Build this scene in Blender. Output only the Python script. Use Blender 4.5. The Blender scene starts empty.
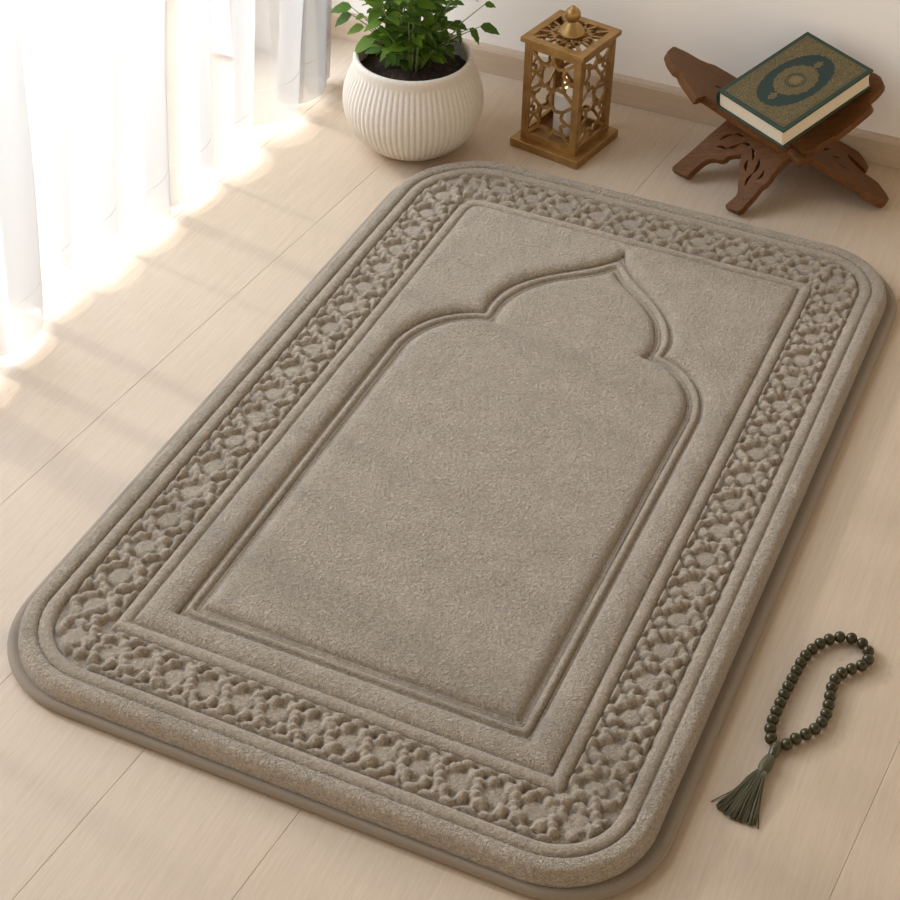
import bpy, bmesh, math, random
import numpy as np
from mathutils import Vector, Matrix

random.seed(7)
C = bpy.context.scene.collection
scn = bpy.context.scene

# ------------------------------------------------------------------ camera
cam_d = bpy.data.cameras.new('camera')
cam = bpy.data.objects.new('camera', cam_d); C.objects.link(cam)
right = Vector((0.91148229, 0.4109796, 0.01719887))
down = Vector((0.28214885, -0.59423855, -0.75317499))
fwd = Vector((-0.29931932, 0.69135831, -0.65759534))
cam.matrix_world = Matrix(((right.x, -down.x, -fwd.x, 0.78045), (right.y, -down.y, -fwd.y, -0.94087),
                           (right.z, -down.z, -fwd.z, 1.30193), (0, 0, 0, 1)))
cam_d.sensor_width = 36.0; cam_d.sensor_fit = 'HORIZONTAL'
cam_d.lens = 36.0 * 1685.08 / 900.0
cam_d.clip_start = 0.02
scn.camera = cam

# ------------------------------------------------------------------ light
w = bpy.data.worlds.new('world'); scn.world = w; w.use_nodes = True
# light bounced round the rest of the room: bright at wall height, dimmer overhead
_wt = w.node_tree; _bg = _wt.nodes['Background']; _bg.inputs[0].default_value = (1.0, 0.85, 0.69, 1)
_tc = _wt.nodes.new('ShaderNodeTexCoord'); _sp = _wt.nodes.new('ShaderNodeSeparateXYZ'); _mr = _wt.nodes.new('ShaderNodeMapRange')
_wt.links.new(_tc.outputs['Generated'], _sp.inputs[0]); _wt.links.new(_sp.outputs['Z'], _mr.inputs['Value'])
_mr.inputs['From Min'].default_value = 0.0; _mr.inputs['From Max'].default_value = 0.8
_mr.inputs['To Min'].default_value = 0.74; _mr.inputs['To Max'].default_value = 0.10
_wt.links.new(_mr.outputs[0], _bg.inputs[1])
sun_d = bpy.data.lights.new('sun', 'SUN'); sun = bpy.data.objects.new('sun', sun_d); C.objects.link(sun)
sun_d.energy = 1.9; sun_d.angle = math.radians(3.5); sun_d.color = (1.0, 0.97, 0.94)
sun.location = (-3, 1.2, 1.8)
sun.rotation_euler = Vector((0.90, -0.20, -0.42)).to_track_quat('-Z', 'Y').to_euler()
ar_d = bpy.data.lights.new('window_daylight', 'AREA'); ar = bpy.data.objects.new('window_daylight', ar_d); C.objects.link(ar)
ar_d.shape = 'RECTANGLE'; ar_d.size = 2.2; ar_d.size_y = 1.3; ar_d.energy = 74; ar_d.color = (0.80, 0.985, 1.27)
ar.location = (-1.20, 0.68, 1.32)
ar.rotation_euler = Vector((1, -0.05, -0.60)).to_track_quat('-Z', 'Y').to_euler()
vs = scn.view_settings
vs.view_transform = 'Standard'; vs.look = 'None'; vs.gamma = 1.0; vs.exposure = 0.86; vs.use_curve_mapping = False

# ------------------------------------------------------------------ helpers
def mat(name, col, rough=0.6, metal=0.0, **kw):
    m = bpy.data.materials.new(name); m.use_nodes = True
    b = m.node_tree.nodes['Principled BSDF']
    b.inputs['Base Color'].default_value = (*col, 1); b.inputs['Roughness'].default_value = rough
    b.inputs['Metallic'].default_value = metal
    for k, v in kw.items(): b.inputs[k].default_value = v
    return m

class NT:
    def __init__(s, m): s.t = m.node_tree; s.b = m.node_tree.nodes.get('Principled BSDF')
    def n(s, typ, **kw):
        nd = s.t.nodes.new(typ)
        for k, v in kw.items():
            if k.startswith('i_'): nd.inputs[int(k[2:]) if k[2:].isdigit() else k[2:].replace('_', ' ')].default_value = v
            else: setattr(nd, k, v)
        return nd
    def l(s, a, b): s.t.links.new(a, b)
    def coords(s, scale=(1, 1, 1), rot=(0, 0, 0)):
        tc = s.n('ShaderNodeTexCoord'); mp = s.n('ShaderNodeMapping')
        mp.inputs['Scale'].default_value = scale; mp.inputs['Rotation'].default_value = rot
        s.l(tc.outputs['Object'], mp.inputs[0]); return mp.outputs[0]
    def noise(s, vec, scale, detail=3, rough=0.5, dist=0.0):
        nd = s.n('ShaderNodeTexNoise'); nd.inputs['Scale'].default_value = scale
        nd.inputs['Detail'].default_value = detail; nd.inputs['Roughness'].default_value = rough
        nd.inputs['Distortion'].default_value = dist
        if vec is not None: s.l(vec, nd.inputs['Vector'])
        return nd.outputs['Fac']
    def ramp(s, fac, stops):
        r = s.n('ShaderNodeValToRGB'); e = r.color_ramp.elements
        while len(e) < len(stops): e.new(0.5)
        for el, (p, c) in zip(e, stops): el.position = p; el.color = (*c, 1)
        s.l(fac, r.inputs[0]); return r.outputs[0]
    def color(s, sock): s.l(sock, s.b.inputs['Base Color'])
    def bump(s, fac, strength, dist, prev=None):
        b = s.n('ShaderNodeBump'); b.inputs['Strength'].default_value = strength; b.inputs['Distance'].default_value = dist
        s.l(fac, b.inputs['Height'])
        if prev is not None: s.l(prev, b.inputs['Normal'])
        s.l(b.outputs[0], s.b.inputs['Normal']); return b.outputs[0]

def link(o, parent=None):
    C.objects.link(o)
    if parent is not None: o.parent = parent
    return o
def mesh_obj(name, verts, faces, m, parent=None, smooth=False):
    me = bpy.data.meshes.new(name); me.from_pydata([tuple(v) for v in verts], [], faces); me.update()
    if m: me.materials.append(m)
    if smooth: me.polygons.foreach_set('use_smooth', [True] * len(me.polygons))
    return link(bpy.data.objects.new(name, me), parent)
def bm_obj(name, bm, m, parent=None, smooth=False):
    bmesh.ops.recalc_face_normals(bm, faces=bm.faces)
    me = bpy.data.meshes.new(name); bm.to_mesh(me); bm.free()
    if m: me.materials.append(m)
    if smooth: me.polygons.foreach_set('use_smooth', [True] * len(me.polygons))
    return link(bpy.data.objects.new(name, me), parent)
def tag(o, label=None, cat=None, group=None, kind=None):
    if label: o['label'] = label
    if cat: o['category'] = cat
    if group: o['group'] = group
    if kind: o['kind'] = kind
    return o
def empty(name, loc, rot=(0, 0, 0)):
    o = bpy.data.objects.new(name, None); C.objects.link(o); o.location = loc; o.rotation_euler = rot
    o.empty_display_size = 0.05
    return o
def box(bm, c, s, M=None, bev=0.0):
    r = bmesh.ops.create_cube(bm, size=1.0)
    vs_ = r['verts']
    for v in vs_: v.co = Vector((v.co.x * s[0] + c[0], v.co.y * s[1] + c[1], v.co.z * s[2] + c[2]))
    if bev > 0:
        es = list({e for v in vs_ for e in v.link_edges})
        res = bmesh.ops.bevel(bm, geom=es, offset=bev, segments=2, affect='EDGES', profile=0.5)
        vs_ = list({v for f in res['faces'] for v in f.verts} | {v for v in vs_ if v.is_valid})
    if M is not None:
        for v in vs_: v.co = M @ v.co
def bar(bm, a, b, wd, th, nrm, bev=0.0):
    a, b, nrm = Vector(a), Vector(b), Vector(nrm).normalized()
    d = (b - a); L = d.length; d.normalize(); s = nrm.cross(d).normalized()
    M = Matrix((( d.x, s.x, nrm.x, 0), (d.y, s.y, nrm.y, 0), (d.z, s.z, nrm.z, 0), (0, 0, 0, 1)))
    M = Matrix.Translation((a + b) / 2) @ M
    box(bm, (0, 0, 0), (L, wd, th), M, bev)
def lathe(prof, seg=48, mod=None):
    vv, ff = [], []; n = len(prof)
    for i in range(seg):
        a = 2 * math.pi * i / seg
        for j, (r, z) in enumerate(prof):
            rr = r + (mod(a, j, z) if mod else 0)
            vv.append((rr * math.cos(a), rr * math.sin(a), z))
    for i in range(seg):
        k = (i + 1) % seg
        for j in range(n - 1): ff.append((i * n + j, k * n + j, k * n + j + 1, i * n + j + 1))
    return vv, ff
def tube(pts, rad, sides=6, vv=None, ff=None, cap=True):
    vv = [] if vv is None else vv; ff = [] if ff is None else ff
    pts = [Vector(p) for p in pts]; n = len(pts); base = len(vv)
    up = Vector((0.31, 0.17, 0.93)).normalized()
    for i, p in enumerate(pts):
        d = (pts[min(i + 1, n - 1)] - pts[max(i - 1, 0)]).normalized()
        s = d.cross(up); s = s.normalized() if s.length > 1e-4 else Vector((1, 0, 0)); t = s.cross(d)
        r = rad[i] if hasattr(rad, '__len__') else rad
        for k in range(sides):
            a = 2 * math.pi * k / sides
            vv.append(p + (s * math.cos(a) + t * math.sin(a)) * r)
    for i in range(n - 1):
        for k in range(sides):
            k2 = (k + 1) % sides
            ff.append((base + i * sides + k, base + i * sides + k2, base + (i + 1) * sides + k2, base + (i + 1) * sides + k))
    if cap:
        ff.append(tuple(base + k for k in reversed(range(sides)))); ff.append(tuple(base + (n - 1) * sides + k for k in range(sides)))
    return vv, ff
def shape2d(name, loops, thick, bev, m, parent, M=None, bev_res=2):
    """flat plate with holes: filled 2D curve given thickness, converted to a mesh"""
    cu = bpy.data.curves.new(name + '_c', 'CURVE'); cu.dimensions = '2D'; cu.fill_mode = 'BOTH'
    cu.extrude = max(thick / 2 - bev, 0.00005); cu.bevel_depth = bev; cu.bevel_resolution = bev_res; cu.offset = -bev
    for lp in loops:
        sp = cu.splines.new('POLY'); sp.points.add(len(lp) - 1)
        for p, q in zip(sp.points, lp): p.co = (q[0], q[1], 0, 1)
        sp.use_cyclic_u = True
    ob = bpy.data.objects.new(name + '_c', cu); C.objects.link(ob)
    dg = bpy.context.evaluated_depsgraph_get(); dg.update()
    me = bpy.data.meshes.new_from_object(ob.evaluated_get(dg))
    bpy.data.objects.remove(ob); bpy.data.curves.remove(cu)
    bm = bmesh.new(); bm.from_mesh(me); bpy.data.meshes.remove(me)
    bmesh.ops.remove_doubles(bm, verts=bm.verts, dist=1e-6)
    if M is not None: bmesh.ops.transform(bm, matrix=M, verts=bm.verts)
    o = bm_obj(name, bm, None, parent)
    o.data.materials.clear(); o.data.materials.append(m)
    for p in o.data.polygons: p.material_index = 0
    return o
def chaikin(pts, it=2, closed=True, k=.25):
    for _ in range(it):
        out = []; n = len(pts)
        for i in range(n if closed else n - 1):
            a, b = pts[i], pts[(i + 1) % n]
            out.append((a[0] * (1 - k) + b[0] * k, a[1] * (1 - k) + b[1] * k)); out.append((a[0] * k + b[0] * (1 - k), a[1] * k + b[1] * (1 - k)))
        if not closed: out = [pts[0]] + out + [pts[-1]]
        pts = out
    return pts

# ------------------------------------------------------------------ materials
def plush(name, col, hair=1.0):
    m = mat(name, col, 0.95, 0.0, **{'Sheen Weight': 0.35, 'Sheen Roughness': 0.5, 'Specular IOR Level': 0.1})
    k = NT(m); v = k.coords()
    n1 = k.noise(v, 340, 2, 0.6, 1.0); n2 = k.noise(v, 1300, 2, 0.6, 0.3); n3 = k.noise(v, 30, 2)
    d = 0.70
    c1 = k.ramp(n1, [(0.30, tuple(x * d for x in col)), (0.70, tuple(min(1, x * 1.22) for x in col))])
    mx = k.n('ShaderNodeMix', data_type='RGBA', blend_type='MULTIPLY'); mx.inputs[0].default_value = 1.0
    c2 = k.ramp(n3, [(0.35, (0.95, 0.95, 0.95)), (0.65, (1.03, 1.03, 1.03))])
    k.l(c1, mx.inputs[6]); k.l(c2, mx.inputs[7]); k.color(mx.outputs[2])
    p = k.bump(n1, 1.0 * hair, 0.0058); k.bump(n2, 0.5 * hair, 0.0007, p)
    return m
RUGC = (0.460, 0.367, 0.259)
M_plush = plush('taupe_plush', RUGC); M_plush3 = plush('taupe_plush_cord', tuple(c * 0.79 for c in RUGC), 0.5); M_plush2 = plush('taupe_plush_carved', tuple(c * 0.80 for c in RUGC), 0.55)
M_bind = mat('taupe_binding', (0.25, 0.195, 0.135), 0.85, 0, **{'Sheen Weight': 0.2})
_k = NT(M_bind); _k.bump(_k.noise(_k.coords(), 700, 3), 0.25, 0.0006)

def wood(name, dark, light, scale, rot=(0, 0, 0), rough=0.45, grain=0.3, per_island=0.0, spec=0.4):
    m = mat(name, light, rough, 0, **{'Specular IOR Level': spec})
    k = NT(m); v = k.coords(scale, rot)
    n1 = k.noise(v, 6, 6, 0.6, 0.4); n2 = k.noise(v, 34, 4, 0.6)
    a = k.n('ShaderNodeMix', data_type='FLOAT'); a.inputs[0].default_value = 0.5
    k.l(n1, a.inputs[2]); k.l(n2, a.inputs[3])
    c = k.ramp(a.outputs[0], [(0.30, dark), (0.66, light)])
    if per_island:
        g = k.n('ShaderNodeNewGeometry'); r = k.ramp(g.outputs['Random Per Island'], [(0, (1 - per_island,) * 3), (1, (1 + per_island * .5,) * 3)])
        mx = k.n('ShaderNodeMix', data_type='RGBA', blend_type='MULTIPLY'); mx.inputs[0].default_value = 1.0
        k.l(c, mx.inputs[6]); k.l(r, mx.inputs[7]); c = mx.outputs[2]
    k.color(c); k.bump(n2, grain, 0.0006)
    return m
PA = math.radians(4.7)
M_floor = wood('pale_oak_laminate', (0.530, 0.398, 0.270), (0.655, 0.510, 0.362), (46, 1.6, 1), (0, 0, PA), 0.5, 0.18, 0.05, 0.35)
M_base = wood('pale_oak_skirting', (0.50, 0.375, 0.255), (0.60, 0.460, 0.325), (2, 20, 30), (0, 0, 0), 0.5, 0.1)
M_wall = mat('warm_white_plaster', (0.90, 0.835, 0.745), 0.9)
_k = NT(M_wall); _k.bump(_k.noise(_k.coords(), 160, 4), 0.08, 0.001)
M_white = mat('white_window_frame', (0.85, 0.84, 0.82), 0.4)
M_walnut = wood('dark_walnut', (0.062, 0.022, 0.0050), (0.185, 0.072, 0.017), (6, 40, 6), (0, 0, 0.5), 0.55, 0.25, 0, 0.22)
M_brass = mat('antique_brass', (0.52, 0.335, 0.125), 0.42, 0.75)
_k = NT(M_brass); _n = _k.noise(_k.coords(), 45, 5, 0.6)
_k.color(_k.ramp(_n, [(0.3, (0.29, 0.160, 0.050)), (0.7, (0.46, 0.275, 0.098))])); _k.bump(_k.noise(_k.coords(), 300, 3), 0.12, 0.0006)
M_pot = mat('matte_ivory_ceramic', (0.80, 0.735, 0.64), 0.6)
_k = NT(M_pot); _n = _k.noise(_k.coords(), 260, 4, .7)
_k.color(_k.ramp(_n, [(0.3, (0.60, 0.525, 0.43)), (0.7, (0.68, 0.605, 0.51))])); _k.bump(_n, 0.08, 0.0006)
M_soil = mat('dark_soil', (0.045, 0.027, 0.016), 0.95)
_k = NT(M_soil); _n = _k.noise(_k.coords(), 120, 5, .7)
_k.color(_k.ramp(_n, [(0.35, (0.022, 0.012, 0.007)), (0.7, (0.085, 0.052, 0.03))])); _k.bump(_n, 0.9, 0.006)
M_stem = mat('green_stem', (0.16, 0.23, 0.05), 0.55)
M_leaf = bpy.data.materials.new('green_leaf'); M_leaf.use_nodes = True
_k = NT(M_leaf); _k.b.inputs['Roughness'].default_value = 0.6; _k.b.inputs['Specular IOR Level'].default_value = 0.25
_g = _k.n('ShaderNodeNewGeometry')
_c = _k.ramp(_g.outputs['Random Per Island'], [(0.0, (0.040, 0.085, 0.006)), (0.55, (0.085, 0.17, 0.012)), (1.0, (0.17, 0.28, 0.025))])
_k.color(_c)
_t = _k.n('ShaderNodeBsdfTranslucent'); _mx = _k.n('ShaderNodeMixShader'); _mx.inputs[0].default_value = 0.35
_k.l(_c, _t.inputs[0]); _k.l(_k.b.outputs[0], _mx.inputs[1]); _k.l(_t.outputs[0], _mx.inputs[2])
_k.l(_mx.outputs[0], _k.t.nodes['Material Output'].inputs[0])
def sheer(name, transp):
    m = bpy.data.materials.new(name); m.use_nodes = True
    k = NT(m); k.t.nodes.remove(k.b)
    df = k.n('ShaderNodeBsdfDiffuse'); df.inputs[0].default_value = (0.65, 0.61, 0.555, 1)
    tl = k.n('ShaderNodeBsdfTranslucent'); tl.inputs[0].default_value = (0.365, 0.343, 0.308, 1)
    tr = k.n('ShaderNodeBsdfTransparent')
    a = k.n('ShaderNodeMixShader'); a.inputs[0].default_value = 0.62
    b = k.n('ShaderNodeMixShader'); b.inputs[0].default_value = transp
    k.l(df.outputs[0], a.inputs[1]); k.l(tl.outputs[0], a.inputs[2]); k.l(a.outputs[0], b.inputs[1]); k.l(tr.outputs[0], b.inputs[2])
    k.l(b.outputs[0], k.t.nodes['Material Output'].inputs[0]); return m
M_sheer = sheer('white_sheer_voile', 0.30); M_hem = sheer('white_sheer_hem', 0.30)
M_cover = mat('dark_green_leatherette', (0.007, 0.032, 0.014), 0.5)
_k = NT(M_cover); _k.bump(_k.noise(_k.coords(), 900, 2), 0.15, 0.0004)
M_field = mat('deep_green_panel', (0.007, 0.024, 0.017), 0.6)
def filigree(name, sc):
    m = mat(name, (0.25, 0.17, 0.06), 0.55, 0.25)
    k = NT(m); v = k.coords()
    vo = k.n('ShaderNodeTexVoronoi', feature='DISTANCE_TO_EDGE'); vo.inputs['Scale'].default_value = sc
    k.l(v, vo.inputs['Vector'])
    n = k.noise(v, sc * 1.7, 4, 0.7, 3.0)
    a = k.n('ShaderNodeMath', operation='MULTIPLY_ADD'); a.inputs[1].default_value = 0.55
    k.l(vo.outputs['Distance'], a.inputs[0]); k.l(n, a.inputs[2])
    k.color(k.ramp(a.outputs[0], [(0.40, (0.020, 0.032, 0.014)), (0.56, (0.115, 0.085, 0.032)), (0.74, (0.25, 0.170, 0.062))]))
    k.bump(a.outputs[0], 0.3, 0.0004); return m
M_gold = filigree('gold_filigree', 330); M_gold2 = filigree('gold_medallion', 420)
M_goldp = mat('plain_gold_foil', (0.19, 0.13, 0.05), 0.5, 0.3)
M_page = mat('cream_page_edges', (0.72, 0.60, 0.43), 0.8)
_k = NT(M_page); _w = _k.n('ShaderNodeTexWave', bands_direction='Z'); _w.inputs['Scale'].default_value = 420; _w.inputs['Distortion'].default_value = 0.6
_k.l(_k.coords(), _w.inputs['Vector'])
_k.color(_k.ramp(_w.outputs['Fac'], [(0.0, (0.62, 0.50, 0.34)), (0.6, (0.75, 0.64, 0.47))])); _k.bump(_w.outputs['Fac'], 0.15, 0.0003)
M_bead = mat('olive_polished_bead', (0.042, 0.032, 0.007), 0.28, 0, **{'Specular IOR Level': 0.4})
M_bead2 = mat('olive_long_bead', (0.060, 0.050, 0.012), 0.32)
M_thread = mat('olive_silk_thread', (0.060, 0.050, 0.007), 0.6, 0, **{'Sheen Weight': 0.3})
M_cand = mat('ivory_wax', (0.80, 0.76, 0.70), 0.45, 0, **{'Subsurface Weight': 0.3, 'Subsurface Radius': (0.01, 0.006, 0.004)})
M_wick = mat('burnt_wick', (0.03, 0.025, 0.02), 0.9)
M_flame = bpy.data.materials.new('candle_flame'); M_flame.use_nodes = True
_k = NT(M_flame); _k.b.inputs['Base Color'].default_value = (1, .7, .3, 1)
_k.b.inputs['Emission Color'].default_value = (1.0, 0.72, 0.38, 1); _k.b.inputs['Emission Strength'].default_value = 1.3

# ------------------------------------------------------------------ the room
XL = -0.47; YB = 1.28
bm = bmesh.new()
seams = [-1.65, -1.47, -1.30, -1.12, -0.945, -0.77, -0.595, -0.418, -0.241, -0.066, 0.110, 0.281, 0.520, 0.7505, 0.93, 1.10, 1.275, 1.45, 1.62, 1.80]
R_p = Matrix.Rotation(-PA, 4, 'Z')
cut = [(-2.0, 0.35), (-2.0, 1.05)]
for i in range(len(seams) - 1):
    a, b = seams[i] * math.cos(PA), seams[i + 1] * math.cos(PA)
    g = 0.00012
    y0, y1 = -2.2, 1.75
    ys = [y0, y1]
    for q in range(len(ys) - 1):
        box(bm, ((a + b) / 2, (ys[q] + ys[q + 1]) / 2, -0.006), (b - a - 2 * g, ys[q + 1] - ys[q] - 2 * g, 0.012), R_p, 0.00045)
floor = bm_obj('floor', bm, M_floor); tag(floor, 'pale oak plank floor', kind='structure')
wb = bmesh.new(); box(wb, (0.35, YB + 0.062, 0.85), (2.6, 0.10, 1.80))
tag(bm_obj('wall_back', wb, M_wall), 'warm white plaster wall at the back', kind='structure')
# left wall: a narrow return beside the corner and a pier, with the window opening between
wl = bmesh.new()
box(wl, (XL - 0.05, 1.25, 0.85), (0.10, 0.12, 1.80)); box(wl, (XL - 0.05, 0.28, 1.70), (0.10, 1.76, 0.10)); box(wl, (XL - 0.05, -0.95, 0.85), (0.10, 0.70, 1.80))
tag(bm_obj('wall_left', wl, M_wall), 'white wall around the tall window', kind='structure')
def skirting(name, a, b, n):
    a, b, n = Vector(a), Vector(b), Vector(n); t = 0.013; h = 0.043
    prof = [(0, 0), (t, 0), (t, h - 0.006), (t - 0.002, h - 0.0015), (t - 0.005, h), (0, h)]
    vv = [tuple(e + n * p[0] + Vector((0, 0, p[1]))) for e in (a, b) for p in prof]; k = len(prof)
    ff = [(i, (i + 1) % k, k + (i + 1) % k, k + i) for i in range(k)] + [tuple(reversed(range(k))), tuple(range(k, 2 * k))]
    o = mesh_obj(name, vv, ff, M_base); return tag(o, kind='structure')
skirting('baseboard_back', (XL, YB + 0.012, 0.0004), (1.6, YB + 0.012, 0.0004), (0, -1, 0))
skirting('baseboard_left', (XL, 1.19, 0.0004), (XL, YB, 0.0004), (1, 0, 0))
wf = bmesh.new()
for c, s in [((XL - 0.06, 1.16, 0.83), (0.05, 0.06, 1.64)), ((XL - 0.06, 0.28, 0.83), (0.05, 0.05, 1.64)), ((XL - 0.06, -0.57, 0.83), (0.05, 0.06, 1.64)),
             ((XL - 0.06, 0.28, 1.63), (0.05, 1.76, 0.05))]: box(wf, c, s, None, 0.003)
tag(bm_obj('window_1', wf, M_white), 'white window frame behind the curtain', kind='structure')

# ------------------------------------------------------------------ sheer curtain
tips = [(-0.372, -0.62), (-0.370, -0.50), (-0.374, -0.39), (-0.368, -0.27), (-0.372, -0.16), (-0.366, -0.05), (-0.372, 0.07), (-0.366, 0.18), (-0.370, 0.285), (-0.366, 0.388), (-0.384, 0.480),
        (-0.372, 0.566), (-0.356, 0.668), (-0.350, 0.768), (-0.340, 0.876), (-0.329, 0.996), (-0.326, 1.085), (-0.338, 1.135)]
def curtain_path():
    pts = []
    for i in range(len(tips) - 1):
        (xa, ya), (xb, yb) = tips[i], tips[i + 1]
        dep = 0.052 + 0.012 * math.sin(i * 2.3)
        for k in range(16):
            t = k / 16; c = 0.5 + 0.5 * math.cos(2 * math.pi * t)
            c = c ** 0.8
            x = xa + (xb - xa) * t - dep * (1 - c)
            y = ya + (yb - ya) * t + 0.034 * math.sin(2 * math.pi * t) * (0.75 + 0.25 * math.sin(i * 1.7))
            pts.append((x, y))
    pts.append(tips[-1]); return pts
cp = curtain_path()
def cloth(name, zs, m, off=0.0, parent=None):
    vv, ff = [], []; n = len(cp)
    for z in zs:
        f = 1.0 - 0.10 * min(z, 1.0)
        for j, (x, y) in enumerate(cp):
            wv = 0.004 * math.sin(j * 0.31 + z * 7) * min(1, z * 4)
            lift = 0.006 * math.sin(j * 0.11 + 1.0) if z < 0.08 else 0
            vv.append((-0.365 + (x + 0.365) * f + 0.03 * z + off + wv, y + 0.10 * z + wv * .6, z + lift * (0.08 - z) / 0.08 if z < .08 else z))
    for i in range(len(zs) - 1):
        for j in range(n - 1): ff.append((i * n + j, i * n + j + 1, (i + 1) * n + j + 1, (i + 1) * n + j))
    return mesh_obj(name, vv, ff, m, parent, True)
cur = empty('curtain', (-0.365, 0.3, 0.0))
tag(cur, 'white sheer floor length curtain in soft folds before the window', 'curtain')
zs = [0.076] + [0.12 + i * 0.085 for i in range(18)]
a = cloth('drape', zs, M_sheer, 0.0); a.parent = cur; a.matrix_parent_inverse = Matrix.Translation((0.365, -0.3, 0))
a = cloth('hem', [0.016, 0.03, 0.05, 0.076], M_hem, 0.0006); a.parent = cur; a.matrix_parent_inverse = Matrix.Translation((0.365, -0.3, 0))

# ------------------------------------------------------------------ the rug
W, L, T = 0.4943, 0.9, 0.030
STEP = 0.00115
EDGE = 0.0212                                     # pile edge beyond the outer cord
gx = np.arange(-0.112, W + 0.112, STEP); gy = np.arange(-0.112, L + 0.116, STEP)
X, Y = np.meshgrid(gx, gy); NY, NX = X.shape
def sd_rr(X, Y, o, rs, x0=0, x1=W, y0=0, y1=L):
    """signed distance to a rectangle grown by o (left,right,bottom,top) with its own radius at BL,BR,TR,TL"""
    ol, orr, ob, ot = o; cx, cy = (x0 - ol + x1 + orr) / 2, (y0 - ob + y1 + ot) / 2
    hx, hy = (x1 + orr - x0 + ol) / 2, (y1 + ot - y0 + ob) / 2
    px, py = X - cx, Y - cy
    r = np.where(py < 0, np.where(px < 0, rs[0], rs[1]), np.where(px > 0, rs[2], rs[3]))
    qx, qy = np.abs(px) - hx + r, np.abs(py) - hy + r
    return np.hypot(np.maximum(qx, 0), np.maximum(qy, 0)) + np.minimum(np.maximum(qx, qy), 0) - r
OFF = (0.079, 0.074, 0.074, 0.0835); RAD = (0.085, 0.080, 0.080, 0.110)
def rugs(X, Y): return sd_rr(X, Y, OFF, RAD)
S = rugs(X, Y)
F = sd_rr(X, Y, (0, 0, 0, 0), (0.002, 0.002, 0.014, 0.032))
def lift_right(y):                                # the right shoulder of the arch sits a little higher
    return float(np.interp(y, [0.40, 0.56, 0.58, 0.63, 0.662, 0.712], [0, 0.014, 0.0165, 0.0150, 0.0105, 0]))
def mirror(l): return [(0.4945 - x, y + lift_right(y)) for x, y in reversed(l)]
half_o = [(0.050, 0.046), (0.049, 0.40), (0.049, 0.560), (0.0535, 0.585), (0.063, 0.610), (0.080, 0.634), (0.102, 0.653), (0.128, 0.6645),
          (0.1255, 0.686), (0.1285, 0.711), (0.136, 0.732), (0.148, 0.751), (0.166, 0.772), (0.184, 0.789), (0.204, 0.806), (0.222, 0.823), (0.238, 0.842), (0.2472, 0.862)]
half_i = [(0.0705, 0.065), (0.070, 0.40), (0.070, 0.560), (0.0735, 0.580), (0.081, 0.598), (0.094, 0.618), (0.111, 0.634), (0.130, 0.644), (0.150, 0.648),
          (0.1465, 0.668), (0.148, 0.690), (0.152, 0.707), (0.160, 0.728), (0.171, 0.746), (0.188, 0.765), (0.206, 0.779), (0.224, 0.793), (0.238, 0.806), (0.2472, 0.820)]
def sd_poly(X, Y, poly):
    d = np.full(X.shape, 1e9); ins = np.zeros(X.shape, bool); n = len(poly)
    for i in range(n):
        ax, ay = poly[i]; bx_, by_ = poly[(i + 1) % n]; ex, ey = bx_ - ax, by_ - ay
        wx, wy = X - ax, Y - ay
        t = np.clip((wx * ex + wy * ey) / (ex * ex + ey * ey + 1e-12), 0, 1)
        d = np.minimum(d, (wx - ex * t) ** 2 + (wy - ey * t) ** 2)
        c = ((ay > Y) != (by_ > Y)) & (X < (bx_ - ax) * (Y - ay) / (by_ - ay + 1e-15) + ax)
        ins ^= c
    return np.where(ins, -1, 1) * np.sqrt(d)
def densify(h):
    """curved upper part smoothed, cusps kept"""
    out = [h[0], h[1], h[2]]
    k = [i for i, p in enumerate(h) if p in (h[2],)][0]
    cusp = 7 if len(h) == 18 else 8
    for seg in (h[k:cusp + 1], h[cusp:]):
        s = seg
        for _ in range(2): s = chaikin(s, 1, False)
        out += s[1:]
    return out
po = densify(half_o); pi_ = densify(half_i)
DO = sd_poly(X, Y, po + mirror(po)[1:]); DI = sd_poly(X, Y, pi_ + mirror(pi_)[1:])
def fnoise(seed, lam):
    rng = np.random.default_rng(seed); a = rng.standard_normal(X.shape)
    ky = np.fft.fftfreq(NY, STEP)[:, None]; kx = np.fft.rfftfreq(NX, STEP)[None, :]
    f = np.fft.irfft2(np.fft.rfft2(a) * np.exp(-((kx * lam) ** 2 + (ky * lam) ** 2) * 2.2), X.shape)
    return f / f.std()
n_big, n_mid, n_fine = fnoise(1, 0.030), fnoise(2, 0.0075), fnoise(3, 0.0036)
def bumpf(u):                                     # rounded ridge over u in 0..1
    return np.sqrt(np.clip(1 - (2 * u - 1) ** 2, 0, 1))
Z = np.full(X.shape, 0.024)
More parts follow.
